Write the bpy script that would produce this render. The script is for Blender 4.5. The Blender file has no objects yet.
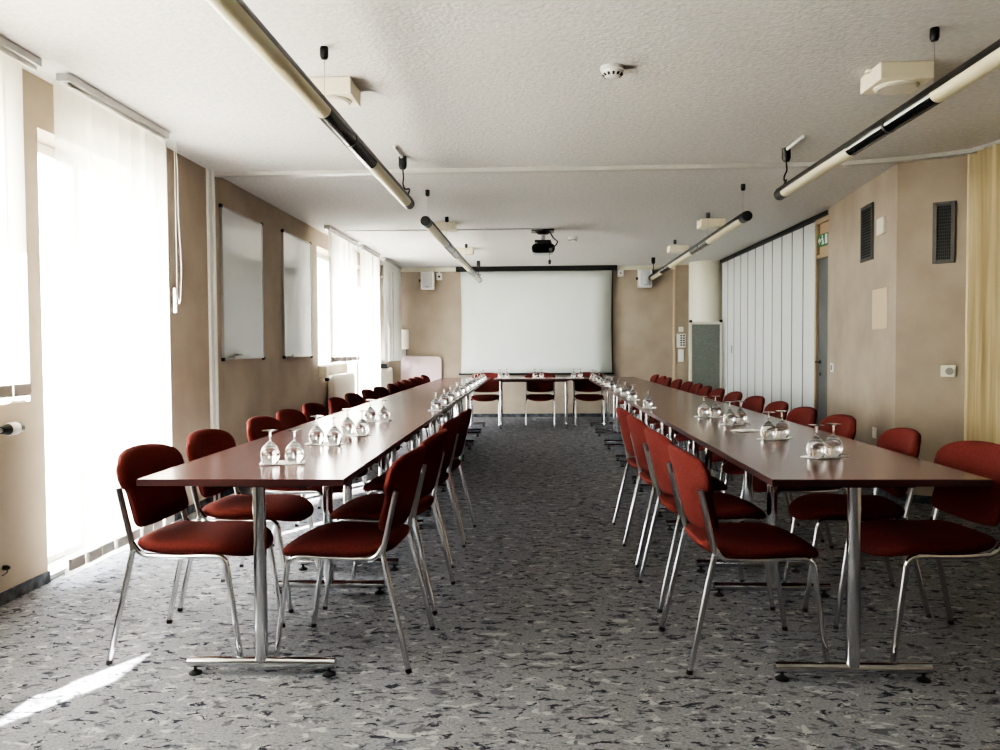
import bpy, math, random
from mathutils import Vector, Matrix
random.seed(7)
PI = math.pi
sc = bpy.context.scene
COL = sc.collection

# ------------------------------------------------------------------ mesh helpers
class MB:
    def __init__(s):
        s.v, s.f, s.m = [], [], []
    def add(s, vs, fs, mi=0):
        o = len(s.v)
        s.v += [tuple(p) for p in vs]
        s.f += [tuple(i + o for i in f) for f in fs]
        s.m += [mi] * len(fs)
        return s
    def box(s, a, b, mi=0):
        x0, y0, z0 = a; x1, y1, z1 = b
        vs = [(x0,y0,z0),(x1,y0,z0),(x1,y1,z0),(x0,y1,z0),(x0,y0,z1),(x1,y0,z1),(x1,y1,z1),(x0,y1,z1)]
        return s.add(vs, [(0,3,2,1),(4,5,6,7),(0,1,5,4),(1,2,6,5),(2,3,7,6),(3,0,4,7)], mi)
    def tube(s, pts, r, n=10, caps=True, mi=0, flat=1.0):
        pts = [Vector(p) for p in pts]
        rings = []
        t0 = (pts[1] - pts[0]).normalized()
        ref = Vector((0,0,1)) if abs(t0.z) < .9 else Vector((0,1,0))
        nrm = (ref - t0 * ref.dot(t0)).normalized()
        prev = t0
        for i, p in enumerate(pts):
            if i == 0: t = t0
            elif i == len(pts) - 1: t = (pts[i] - pts[i-1]).normalized()
            else: t = ((pts[i+1] - pts[i]).normalized() + (pts[i] - pts[i-1]).normalized()).normalized()
            q = prev.rotation_difference(t)
            nrm = (q @ nrm); nrm = (nrm - t * nrm.dot(t)).normalized(); prev = t
            b = t.cross(nrm)
            rr = r[i] if isinstance(r, (list, tuple)) else r
            rings.append([p + nrm * (math.cos(2*PI*k/n) * rr) + b * (math.sin(2*PI*k/n) * rr * flat) for k in range(n)])
        vs = [v for ring in rings for v in ring]
        fs = []
        for i in range(len(rings) - 1):
            for k in range(n):
                a, b2 = i*n + k, i*n + (k+1) % n
                fs.append((a, b2, b2 + n, a + n))
        if caps:
            fs.append(tuple(range(n))[::-1])
            fs.append(tuple(range((len(rings)-1)*n, len(rings)*n)))
        return s.add(vs, fs, mi)
    def lathe(s, prof, n=24, c=(0,0,0), mi=0, axis='z'):
        vs, fs = [], []
        for r, z in prof:
            for k in range(n):
                a = 2*PI*k/n
                p = (r*math.cos(a), r*math.sin(a), z)
                if axis == 'y': p = (p[0], p[2], p[1])
                if axis == 'x': p = (p[2], p[0], p[1])
                vs.append((p[0]+c[0], p[1]+c[1], p[2]+c[2]))
        for i in range(len(prof)-1):
            for k in range(n):
                a, b = i*n+k, i*n+(k+1) % n
                fs.append((a, b, b+n, a+n))
        if prof[0][0] > 1e-6: fs.append(tuple(range(n))[::-1])
        if prof[-1][0] > 1e-6: fs.append(tuple(range((len(prof)-1)*n, len(prof)*n)))
        return s.add(vs, fs, mi)
    def prism(s, outline, z0, z1, mi=0):
        n = len(outline)
        vs = [(x, y, z0) for x, y in outline] + [(x, y, z1) for x, y in outline]
        fs = [tuple(range(n))[::-1], tuple(range(n, 2*n))]
        fs += [(i, (i+1) % n, (i+1) % n + n, i + n) for i in range(n)]
        return s.add(vs, fs, mi)
    def cushion(s, outline, center, prof, fn):
        """outline: list of (u,v); prof: list of (scale, w); fn maps (u,v,w) to xyz."""
        n = len(outline); cu, cv = center
        vs, fs = [], []
        for sc_, w in prof:
            for u, v in outline:
                vs.append(fn(cu + (u-cu)*sc_, cv + (v-cv)*sc_, w))
        for i in range(len(prof)-1):
            for k in range(n):
                a, b = i*n+k, i*n+(k+1) % n
                fs.append((a, b, b+n, a+n))
        fs.append(tuple(range(n))[::-1])
        fs.append(tuple(range((len(prof)-1)*n, len(prof)*n)))
        return s.add(vs, fs)
    def build(s, name, mats, parent=None, smooth=True, bevel=0, loc=None, seg=2):
        me = bpy.data.meshes.new(name)
        me.from_pydata(s.v, [], s.f)
        import bmesh
        bm = bmesh.new(); bm.from_mesh(me)
        bmesh.ops.recalc_face_normals(bm, faces=bm.faces)
        bm.to_mesh(me); bm.free()
        if not isinstance(mats, (list, tuple)): mats = [mats]
        for m in mats: me.materials.append(m)
        for p, mi in zip(me.polygons, s.m):
            p.material_index = mi
            p.use_smooth = smooth
        o = bpy.data.objects.new(name, me); COL.objects.link(o)
        if parent is not None: o.parent = parent
        if loc is not None: o.location = loc
        if bevel:
            b = o.modifiers.new('bevel', 'BEVEL'); b.width = bevel; b.segments = seg; b.limit_method = 'ANGLE'; b.angle_limit = .6
        if smooth:
            try:
                me.set_sharp_from_angle(angle=math.radians(38))
            except Exception: pass
        return o

def fillet(pts, rad, n=6):
    pts = [Vector(p) for p in pts]; out = [pts[0]]
    for i in range(1, len(pts)-1):
        a, b, c = pts[i-1], pts[i], pts[i+1]
        r = rad[i-1] if isinstance(rad, (list, tuple)) else rad
        r = min(r, (a-b).length*.49, (c-b).length*.49)
        p0 = b + (a-b).normalized()*r; p1 = b + (c-b).normalized()*r
        for k in range(n+1):
            t = k/n
            out.append(p0*(1-t)**2 + b*2*t*(1-t) + p1*t*t)
    out.append(pts[-1]); return out

def thing(name, label, cat, loc=(0,0,0), rz=0, group=None):
    o = bpy.data.objects.new(name, None); COL.objects.link(o)
    o.empty_display_size = .1
    o.location = loc; o.rotation_euler = (0, 0, rz)
    tag(o, label, cat, group); return o
def tag(o, label, cat, group=None):
    o['label'] = label; o['category'] = cat
    if group: o['group'] = group
    return o
def struct(o):
    o['kind'] = 'structure'; return o
def dup(root, loc, rz, label, group=None):
    r = root.copy(); COL.objects.link(r); r.location = loc; r.rotation_euler = (0, 0, rz)
    r['label'] = label
    if group: r['group'] = group
    for ch in list(root.children):
        c = ch.copy(); COL.objects.link(c); c.parent = r
        for g in ch.children:
            d = g.copy(); COL.objects.link(d); d.parent = c
    return r

# ------------------------------------------------------------------ materials
def lin(c):
    return tuple(((x/255)/12.92 if x/255 <= .04045 else ((x/255+.055)/1.055)**2.4) for x in c) + (1,)
def mat(name, rgb, rough=.6, metal=0, spec=.5, **kw):
    m = bpy.data.materials.new(name); m.use_nodes = True
    b = m.node_tree.nodes['Principled BSDF']
    b.inputs['Base Color'].default_value = lin(rgb); b.inputs['Roughness'].default_value = rough
    b.inputs['Metallic'].default_value = metal; b.inputs['Specular IOR Level'].default_value = spec
    for k, v in kw.items(): b.inputs[k.replace('_', ' ')].default_value = v
    return m
def noisy(m, c1, c2, scale=8, detail=4, bump=0, bscale=None, lo=.35, hi=.65, mapscale=None, dist=.02, obj=True):
    nt = m.node_tree; N = nt.nodes; L = nt.links; b = N['Principled BSDF']
    tc = N.new('ShaderNodeTexCoord'); src = tc.outputs['Object' if obj else 'Generated']
    if mapscale:
        mp = N.new('ShaderNodeMapping'); mp.inputs['Scale'].default_value = mapscale
        L.new(src, mp.inputs['Vector']); src = mp.outputs['Vector']
    n = N.new('ShaderNodeTexNoise'); n.inputs['Scale'].default_value = scale; n.inputs['Detail'].default_value = detail
    L.new(src, n.inputs['Vector'])
    r = N.new('ShaderNodeValToRGB'); r.color_ramp.elements[0].position = lo; r.color_ramp.elements[1].position = hi
    r.color_ramp.elements[0].color = lin(c1); r.color_ramp.elements[1].color = lin(c2)
    L.new(n.outputs['Fac'], r.inputs['Fac']); L.new(r.outputs['Color'], b.inputs['Base Color'])
    if bump:
        n2 = N.new('ShaderNodeTexNoise'); n2.inputs['Scale'].default_value = bscale or scale*4; n2.inputs['Detail'].default_value = 3
        L.new(src, n2.inputs['Vector'])
        bp = N.new('ShaderNodeBump'); bp.inputs['Strength'].default_value = bump; bp.inputs['Distance'].default_value = dist
        L.new(n2.outputs['Fac'], bp.inputs['Height']); L.new(bp.outputs['Normal'], b.inputs['Normal'])
    return m

M = {}
M['wall'] = noisy(mat('tan_plaster', (180,162,142), .75, spec=.25), (166,152,136), (179,166,150), scale=2.2, detail=7, bump=.25, bscale=60, dist=.004)
M['ceiling'] = noisy(mat('white_stucco', (222,220,216), .9, spec=.1), (207,204,201), (219,216,213), scale=30, detail=3, bump=.45, bscale=48, dist=.010)
M['white'] = mat('white_paint', (232,231,226), .45)
M['offwhite'] = mat('off_white_plastic', (222,216,200), .45)
M['cream'] = mat('cream_plastic', (233,224,200), .5)
M['lampcream'] = mat('cream_lamp_tube', (205,198,166), .35)
M['black'] = mat('black_plastic', (22,22,23), .4)
M['darkmetal'] = mat('dark_metal', (52,50,50), .35, metal=.6)
M['glossblack'] = mat('black_reflector', (20,20,20), .18, metal=.3)
M['chrome'] = mat('chrome', (215,216,218), .12, metal=1)
M['steel'] = mat('brushed_steel', (170,172,174), .28, metal=1)
M['alu'] = mat('aluminium', (178,178,176), .35, metal=.7)
M['greyrail'] = mat('grey_rail', (140,138,132), .45)
M['rubber'] = mat('black_rubber', (25,25,26), .7)
M['red'] = noisy(mat('red_upholstery', (104,40,36), .92, spec=.1), (92,42,39), (104,48,44), scale=120, detail=2, bump=.25, bscale=300, dist=.002)
M['top'] = noisy(mat('brown_laminate', (88,62,58), .2, spec=.8), (86,56,56), (95,63,63), scale=40, detail=5, mapscale=(1,.25,1))
M['edge'] = mat('dark_red_edge', (66,34,34), .35)
M['board'] = mat('whiteboard_enamel', (205,208,210), .12)
M['screen'] = noisy(mat('screen_fabric', (226,230,226), .9, spec=.1), (224,228,224), (229,233,229), scale=1.2, detail=2)
M['door'] = noisy(mat('grey_door_paint', (98,100,101), .45), (94,96,97), (102,104,105), scale=3)
M['partition'] = mat('white_vinyl_panel', (214,216,215), .5)
M['gap'] = mat('dark_joint', (120,122,122), .9)
M['column'] = noisy(mat('cream_column_paint', (234,230,210), .45), (232,228,207), (237,233,214), scale=2)
M['curtain'] = noisy(mat('cream_fabric', (226,214,184), .85, spec=.1), (186,168,130), (226,212,178), scale=5, detail=4, mapscale=(1,13,.12))  # dark vertical streaks put the shade of the pleat valleys into the colour
M['pin'] = noisy(mat('grey_pinboard_felt', (112,118,114), .95, spec=.05), (124,128,122), (137,141,135), scale=70, detail=2)
M['grille'] = mat('dark_grille', (62,62,62), .5)
M['grilleframe'] = mat('grille_frame', (88,86,82), .5)
M['void'] = mat('vent_void', (16,16,16), .9)
M['speaker'] = noisy(mat('grey_speaker_cloth', (188,191,192), .7), (180,183,184), (196,199,200), scale=200)
M['pinkboard'] = noisy(mat('pinkish_white_laminate', (226,211,211), .4), (218,198,201), (228,208,210), scale=2)
M['panel'] = mat('beige_access_panel', (204,185,155), .5)
M['green'] = mat('exit_green', (12,120,72), .4)
M['signwhite'] = mat('sign_white', (235,245,238), .4)
M['wood'] = mat('pale_wood_frame', (172,150,120), .5)
M['paper'] = mat('white_paper', (240,240,238), .8)
M['rad'] = mat('radiator_enamel', (228,222,208), .4)
M['weight'] = mat('grey_blind_weight', (196,190,184), .6)
M['carpet_skirt'] = noisy(mat('blue_grey_carpet_strip', (84,88,93), .95, spec=.05), (64,68,74), (106,110,114), scale=14, detail=5)
M['concrete'] = noisy(mat('garden_ground', (160,158,150), .95), (150,148,140), (170,168,160), scale=3)

def carpet():
    m = mat('grey_flecked_carpet', (120,122,124), .97, spec=.05); nt = m.node_tree; N = nt.nodes; L = nt.links; b = N['Principled BSDF']
    tc = N.new('ShaderNodeTexCoord')
    mp = N.new('ShaderNodeMapping'); mp.inputs['Scale'].default_value = (1, 1.45, 1); L.new(tc.outputs['Object'], mp.inputs['Vector'])
    def noise(scale, det, rough=.5, dis=0.0):
        n = N.new('ShaderNodeTexNoise'); n.inputs['Scale'].default_value = scale; n.inputs['Detail'].default_value = det
        n.inputs['Roughness'].default_value = rough; n.inputs['Distortion'].default_value = dis
        L.new(mp.outputs['Vector'], n.inputs['Vector']); return n
    def ramp(src, stops):
        r = N.new('ShaderNodeValToRGB'); e = r.color_ramp.elements
        e[0].position, e[0].color = stops[0]; e[1].position, e[1].color = stops[-1]
        for p, c in stops[1:-1]:
            k = e.new(p); k.color = c
        L.new(src, r.inputs['Fac']); return r
    def mix(fac, a, c):
        x = N.new('ShaderNodeMix'); x.data_type = 'RGBA'
        L.new(fac, x.inputs[0])
        for s_, i in ((a, 6), (c, 7)):
            if isinstance(s_, tuple): x.inputs[i].default_value = s_
            else: L.new(s_, x.inputs[i])
        return x.outputs[2]
    base = ramp(noise(85, 4, .75).outputs['Fac'], [(.3, lin((100,100,105))), (.7, lin((148,148,153)))]).outputs['Color']
    W = (1,1,1,1); K = (0,0,0,1)
    def shifted(scale, det, rough, dis, loc, sy):
        mpx = N.new('ShaderNodeMapping'); mpx.inputs['Location'].default_value = loc; mpx.inputs['Scale'].default_value = (1, sy, 1)
        L.new(tc.outputs['Object'], mpx.inputs['Vector'])
        n = noise(scale, det, rough, dis); L.new(mpx.outputs['Vector'], n.inputs['Vector']); return n
    light = ramp(shifted(13, 4, .6, .5, (1.2, 4.4, 0), 1.5).outputs['Fac'], [(.58, K), (.615, W)]).outputs['Color']
    c = mix(light, base, lin((158,159,159)))
    mid = ramp(shifted(15, 5, .65, .7, (7.7, 2.1, 1), 1.6).outputs['Fac'], [(.56, K), (.60, W)]).outputs['Color']
    c = mix(mid, c, lin((92,94,101)))
    dark = ramp(shifted(16, 4, .60, .9, (3.7, 9.1, 2), 1.9).outputs['Fac'], [(.584, K), (.616, W)]).outputs['Color']
    c = mix(dark, c, lin((54,56,65)))
    L.new(c, b.inputs['Base Color'])
    bp = N.new('ShaderNodeBump'); bp.inputs['Strength'].default_value = .35; bp.inputs['Distance'].default_value = .006
    L.new(noise(260, 2).outputs['Fac'], bp.inputs['Height']); L.new(bp.outputs['Normal'], b.inputs['Normal'])
    return m
M['carpet'] = carpet()

def clear_glass(name, tint=(1,1,1), ior=1.45, boost=1.0):
    m = bpy.data.materials.new(name); m.use_nodes = True; nt = m.node_tree; N = nt.nodes; L = nt.links
    N.remove(N['Principled BSDF']); out = N['Material Output']
    t = N.new('ShaderNodeBsdfTransparent'); t.inputs['Color'].default_value = tuple(tint) + (1,)
    g = N.new('ShaderNodeBsdfGlossy'); g.inputs['Roughness'].default_value = .02
    f = N.new('ShaderNodeFresnel'); f.inputs['IOR'].default_value = ior
    mx = N.new('ShaderNodeMixShader'); src = f.outputs['Fac']
    if boost != 1.0:
        mm = N.new('ShaderNodeMath'); mm.operation = 'MULTIPLY'; mm.use_clamp = True; mm.inputs[1].default_value = boost
        L.new(src, mm.inputs[0]); src = mm.outputs[0]
    ge = N.new('ShaderNodeNewGeometry'); inv = N.new('ShaderNodeMath'); inv.operation = 'SUBTRACT'; inv.inputs[0].default_value = 1.0
    L.new(ge.outputs['Backfacing'], inv.inputs[1])
    fr_ = N.new('ShaderNodeMath'); fr_.operation = 'MULTIPLY'; L.new(src, fr_.inputs[0]); L.new(inv.outputs[0], fr_.inputs[1]); src = fr_.outputs[0]
    L.new(src, mx.inputs['Fac']); L.new(t.outputs[0], mx.inputs[1]); L.new(g.outputs[0], mx.inputs[2]); L.new(mx.outputs[0], out.inputs['Surface'])
    return m
M['pane'] = clear_glass('window_glass', (.97,.98,.98))
M['wineglass'] = mat('wine_glass_clear', (255,255,255), 0.0, **{'Transmission_Weight': 1.0, 'IOR': 1.48})

def sheer(name, rgb, trans, clear):
    m = bpy.data.materials.new(name); m.use_nodes = True; nt = m.node_tree; N = nt.nodes; L = nt.links
    N.remove(N['Principled BSDF']); out = N['Material Output']
    d = N.new('ShaderNodeBsdfDiffuse'); d.inputs['Color'].default_value = lin(rgb)
    t = N.new('ShaderNodeBsdfTranslucent'); t.inputs['Color'].default_value = lin(rgb)
    c = N.new('ShaderNodeBsdfTransparent')
    m1 = N.new('ShaderNodeMixShader'); m1.inputs['Fac'].default_value = trans
    m2 = N.new('ShaderNodeMixShader'); m2.inputs['Fac'].default_value = clear
    L.new(d.outputs[0], m1.inputs[1]); L.new(t.outputs[0], m1.inputs[2])
    L.new(m1.outputs[0], m2.inputs[1]); L.new(c.outputs[0], m2.inputs[2]); L.new(m2.outputs[0], out.inputs['Surface'])
    return m
M['sheer'] = sheer('sheer_white_blind', (240,236,224), .68, .03)
M['sheer_far'] = sheer('backlit_white_blind', (240,238,230), .68, .34)
M['sheer_thin'] = sheer('thin_white_blind', (240,236,224), .66, .38)
M['greyblind'] = sheer('grey_white_blind', (226,226,220), .12, 0.0)

# ------------------------------------------------------------------ the room
H = 2.6; XL = -2.52; XR = 3.05; YB = 14.05; YF = -3.0
struct(MB().box((XL-.35, YF-.3, -.12), (XR+.7, YB+.3, 0)).build('floor', M['carpet'], smooth=False))
struct(MB().box((XL-.35, YF-.3, H), (XR+.7, YB+.3, H+.15)).build('ceiling', M['ceiling'], smooth=False))
# left wall with openings (y0, y1, z0, z1)
OPEN = [(.30, 3.58, .965, 2.34), (4.07, 5.36, .0, 2.34), (9.42, 10.72, .99, 2.41), (10.95, 12.28, .0, 2.41), (12.5, 13.85, .99, 2.41)]
T = .30
def left_wall():
    b = MB(); y = YF
    for (y0, y1, z0, z1) in OPEN:
        b.box((XL-T, y, 0), (XL, y0, H))
        if z0 > 0: b.box((XL-T, y0, 0), (XL, y1, z0))
        b.box((XL-T, y0, z1), (XL, y1, H)); y = y1
    b.box((XL-T, y, 0), (XL, YB+.2, H))
    return b
struct(left_wall().build('wall_left', M['wall'], smooth=False))
struct(MB().box((XL-T, YB, 0), (XR+.4, YB+.2, H)).build('wall_back', M['wall'], smooth=False))
# right side: straight stretch behind the folding partition and door, an angled projection, then the near stretch behind the curtain
PA, PB_, PC = (2.99, 8.30), (2.80, 6.38), (3.40, 5.94)
struct(MB().box((XR+.12, 8.30, 0), (XR+.32, YB+.2, H)).build('wall_right', M['wall'], smooth=False))
struct(MB().prism([PA, PB_, PC, (3.6, 5.94), (3.6, 8.36), (3.2, 8.36), (2.99, 8.36)], 0, H).build('wall_right_angled', M['wall'], smooth=False))
struct(MB().box((3.40, YF-.2, 0), (3.6, 5.94, H)).build('wall_right_near', M['wall'], smooth=False))
struct(MB().box((XL-T, YF-.2, 0), (3.6, YF, H)).build('wall_front', M['wall'], smooth=False))

# windows and glazed doors in the left wall
def window(name, y0, y1, z0, z1, splits, shutter=False):
    w = bpy.data.objects.new(name, None); COL.objects.link(w); w.location = (XL-.2, y0, z0); w['kind'] = 'structure'
    W, HH = y1-y0, z1-z0
    f = MB(); t = .06
    f.box((-.03, 0, 0), (.03, t, HH)).box((-.03, W-t, 0), (.03, W, HH)).box((-.03, t, 0), (.03, W-t, t)).box((-.03, t, HH-t), (.03, W-t, HH))
    for s_ in splits: f.box((-.03, s_*W-.035, t), (.03, s_*W+.035, HH-t))
    f.build('window_frame', M['white'], w, smooth=False, bevel=.004)
    MB().box((-.006, t*.8, t*.8), (.006, W-t*.8, HH-t*.8)).build('window_pane', M['pane'], w, smooth=False)
    if z0 > .3: MB().box((.03, .002, -.001), (.19, W-.002, .022)).build('window_sill', M['white'], w, smooth=False, bevel=.004)
    else: MB().box((.03, .002, 0), (.19, W-.002, .025)).build('threshold', M['alu'], w, smooth=False, bevel=.003)
    if shutter:
        s2 = MB(); z = .25
        while z < HH-.1:
            s2.box((-.075, .01, z), (-.045, W-.01, z+.036)); z += .042
        s2.build('roller_shutter', M['greyrail'], w, smooth=False)
    return w
window('window_1', *OPEN[0], [.36, .68])
ws = bpy.data.objects['window_1']
streak_shutter = MB(); z = 1.0  # unseen shutter over one leaf, added to cut the sun streak short
while z < 1.36: streak_shutter.box((-.075, .06, z), (-.045, 1.16, z+.036)); z += .042
streak_shutter.build('roller_shutter', M['greyrail'], ws, smooth=False)
MB().box((.20, -.15, .0), (.342, 3.36, .028)).build('sun_stop_sill', M['white'], ws, smooth=False, bevel=.004)  # board added to block sun leaking in below the near blind
window('door_1', *OPEN[1], [.5])
window('window_2', *OPEN[2], [.5])
window('door_2', *OPEN[3], [.5])
window('window_3', *OPEN[4], [.5], shutter=True)
struct(MB().box((-30, -25, -.35), (XL-.36, 40, -.14)).build('ground', M['concrete'], smooth=False))

# skirting strips of carpet
def skirt(name, segs):
    b = MB()
    for (p, q, h) in segs:
        p, q = Vector((*p, 0)), Vector((*q, 0)); d = (q-p).normalized(); n = Vector((-d.y, d.x, 0))*.012
        b.add([p, q, q+n, p+n, p+Vector((0,0,h)), q+Vector((0,0,h)), q+n+Vector((0,0,h)), p+n+Vector((0,0,h))],
              [(0,3,2,1),(4,5,6,7),(0,1,5,4),(1,2,6,5),(2,3,7,6),(3,0,4,7)])
    return struct(b.build(name, M['carpet_skirt'], smooth=False))
skirt('baseboard_left', [((XL,4.07),(XL,YF),.058), ((XL,10.95),(XL,5.36),.058), ((XL,14.05),(XL,12.28),.058)])
skirt('baseboard_back', [((2.45,YB),(XL,YB),.058)])
skirt('baseboard_right', [(PB_,PA,.058), (PC,PB_,.058)])

# trims: aluminium wall profile, ceiling track of the curtain wall, thin second rail, back cornice
struct(MB().box((XL, 6.215, 0), (XL+.02, 6.245, H)).box((XL, 6.245, 0), (XL+.006, 6.31, H)).box((XL, 6.31, 0), (XL+.02, 6.34, H)).build('trim_1', M['white'], smooth=False))
trk = [(XL+.01, 6.37), (-1, 6.37), (1, 6.365), (2.1, 6.34), (2.45, 6.30), (2.68, 6.235), (2.87, 6.15), (3.03, 6.06), (3.15, 5.97), (3.21, 5.8), (3.225, 5.4), (3.225, 4.4)]
def ribbon(pts, w, z0, z1):
    vs, fs = [], []
    P = [Vector((x, y, 0)) for x, y in pts]
    for i, p in enumerate(P):
        t = (P[min(i+1, len(P)-1)] - P[max(i-1, 0)]).normalized(); n = Vector((-t.y, t.x, 0))*w/2
        vs += [p+n+Vector((0,0,z0)), p-n+Vector((0,0,z0)), p-n+Vector((0,0,z1)), p+n+Vector((0,0,z1))]
    for i in range(len(P)-1):
        a = i*4
        fs += [(a, a+4, a+5, a+1), (a+1, a+5, a+6, a+2), (a+2, a+6, a+7, a+3), (a+3, a+7, a+4, a)]
    fs += [(0,1,2,3), (len(vs)-4, len(vs)-1, len(vs)-2, len(vs)-3)]
    return MB().add(vs, fs)
struct(ribbon(trk, .07, H-.03, H+.001).build('trim_2', mat('track_white', (190,188,182), .4), smooth=False))
struct(MB().box((XL+.3, 9.55, H-.012), (.12, 9.60, H+.001)).build('trim_3', M['alu'], smooth=False))
struct(MB().box((XL, YB-.03, H-.07), (2.44, YB, H)).build('trim_4', M['column'], smooth=False))
struct(MB().box((2.405, YB-.018, 0), (2.445, YB, H-.07)).build('trim_5', M['panel'], smooth=False))
# cream round column in the far right corner
struct(MB().lathe([(.30, 0), (.30, H)], 48, (2.90, 13.62, 0)).build('column', M['column']))

# ------------------------------------------------------------------ right side: door, folding partition, curtain
dr = bpy.data.objects.new('door_3', None); COL.objects.link(dr); dr.location = (XR, 8.62, 0); dr['kind'] = 'structure'
MB().box((.02, -.25, .005), (.06, .245, 2.13)).build('door_leaf', M['door'], dr, smooth=False, bevel=.003)
fr = MB().box((-.005, .245, 0), (.12, .29, H)).box((-.005, -.30, 0), (.12, -.25, H)).box((-.002, -.25, 2.13), (.12, .245, 2.17)).box((.03, -.25, 2.17), (.06, .245, H-.1)).box((-.002, -.25, H-.1), (.12, .245, H))
fr.build('door_frame', M['wood'], dr, smooth=False, bevel=.003)
hd = MB().tube(fillet([(.02, .17, 1.03), (-.035, .17, 1.03), (-.035, .05, 1.03)], .012, 5), .009, 8).lathe([(.022, 0), (.022, .006)], 16, (.014, .17, 1.03), axis='x')
hd.build('door_handle', M['black'], dr)
MB().lathe([(.02, 0), (.02, .006)], 16, (.014, .17, .90), axis='x').build('key_escutcheon', M['black'], dr)

es = thing('exit_sign', 'small green and white emergency exit pictogram sign over the grey door', 'sign', (XR-.004, 8.62, 2.31))
MB().box((-.012, -.17, -.062), (0, .17, .062)).build('sign_panel', M['green'], es, smooth=False, bevel=.002)
pic = MB()
def yz(pts, x0=-.015, x1=-.0115):
    n = len(pts); pic.add([(x0, y, z) for y, z in pts] + [(x1, y, z) for y, z in pts],
        [tuple(range(n)), tuple(range(n, 2*n))[::-1]] + [(i, (i+1) % n, (i+1) % n+n, i+n) for i in range(n)])
# seen from the room the viewer's left is +y: arrow, running figure, doorway
yz([(.155,.0),(.115,.038),(.115,.014),(.075,.014),(.075,-.014),(.115,-.014),(.115,-.038)])
yz([(.03+.014*math.cos(a), .038+.014*math.sin(a)) for a in [2*PI*k/10 for k in range(10)]])
yz([(.045,.022),(.012,.022),(.0,-.012),(-.018,-.048),(-.004,-.052),(.016,-.020),(.032,-.052),(.05,-.048),(.03,-.010),(.038,.004),(.06,.0),(.058,.012)])
yz([(-.05,.05),(-.115,.05),(-.115,-.05),(-.05,-.05)])
pic.build('sign_pictogram', M['signwhite'], es, smooth=False)

fp = thing('folding_partition', 'white concertina partition wall of tall narrow panels beside the grey door', 'partition', (XR, 11.0, 0))
pp = MB(); jn = MB(); n = 11; y0, y1 = 8.925-11, 13.25-11; wst = (y1-y0)/n
for k in range(n):
    a, b = y0+k*wst+.007, y0+(k+1)*wst-.007
    xx = .0
    pp.add([(xx+.012,a,.02),(xx,a+.03,.02),(xx,b-.03,.02),(xx+.012,b,.02),(xx+.06,b,.02),(xx+.06,a,.02),
            (xx+.012,a,H-.06),(xx,a+.03,H-.06),(xx,b-.03,H-.06),(xx+.012,b,H-.06),(xx+.06,b,H-.06),(xx+.06,a,H-.06)],
           [(0,1,2,3,4,5)[::-1],(6,7,8,9,10,11)]+[(i,(i+1)%6,(i+1)%6+6,i+6) for i in range(6)])
    jn.box((.004, b-.009, .02), (.05, b+.023, H-.06))
pp.build('partition_panel', M['partition'], fp, smooth=False)
jn.build('panel_joint', M['gap'], fp, smooth=False)
MB().box((-.02, 8.33-11, H-.05), (.07, 13.30-11, H-.002)).build('top_track', M['darkmetal'], fp, smooth=False)
MB().box((-.006, 12.55-11, 1.1), (.004, 12.57-11, 1.22)).build('pull_handle', M['darkmetal'], fp, smooth=False)

cw = thing('folding_curtain', 'cream pleated folding curtain stacked against the right wall', 'curtain', (3.225, 5.17, 0))
vs, fs = [], []; pts = []
y = .80; k = 0
random.seed(3)
while y > -.9:
    pts.append((-.09 + random.uniform(-.012, .012) if k % 2 == 0 else .05 + random.uniform(-.02, .02), y)); y -= random.uniform(.03, .065); k += 1
for j, z in enumerate([.03, .6, 1.3, 2.0, H-.035]):
    for x, yy in pts: vs.append((x + random.uniform(-.006,.006), yy + random.uniform(-.004, .004), z))
n = len(pts)
for j in range(4):
    for i in range(n-1): fs.append((j*n+i, j*n+i+1, (j+1)*n+i+1, (j+1)*n+i))
o = MB().add(vs, fs).build('pleated_fabric', M['curtain'], cw, smooth=False)
so = o.modifiers.new('thick', 'SOLIDIFY'); so.thickness = .006
MB().box((-.10, .80, .02), (.06, .825, H-.035)).build('lead_post', M['curtain'], cw, smooth=False)

# ------------------------------------------------------------------ pinboard by the column
pb = thing('pinboard', 'tall grey felt pinboard with pale frame standing before the cream column', 'pinboard', (2.745, 13.0, 0), .04)
MB().box((-.225, -.008, .14), (.225, .008, 1.56)).build('felt_panel', M['pin'], pb, smooth=False)
MB().box((-.255, -.014, .10), (-.222, .014, 1.60)).box((.222, -.014, .10), (.255, .014, 1.60)).box((-.222, -.014, 1.555), (.222, .014, 1.60)).box((-.222, -.014, .10), (.222, .014, .145)).build('board_frame', M['offwhite'], pb, smooth=False)
for sx in (-1, 1):
    MB().box((sx*.24-.022, -.02, 1.585), (sx*.24+.022, .02, 1.625)).build('corner_cap', M['black'], pb, smooth=False, bevel=.005)
    MB().box((sx*.238-.015, -.18, .0), (sx*.238+.015, .18, .03)).box((sx*.238-.012, -.012, .03), (sx*.238+.012, .012, .11)).build('foot', M['greyrail'], pb, smooth=False, bevel=.004)

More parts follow.
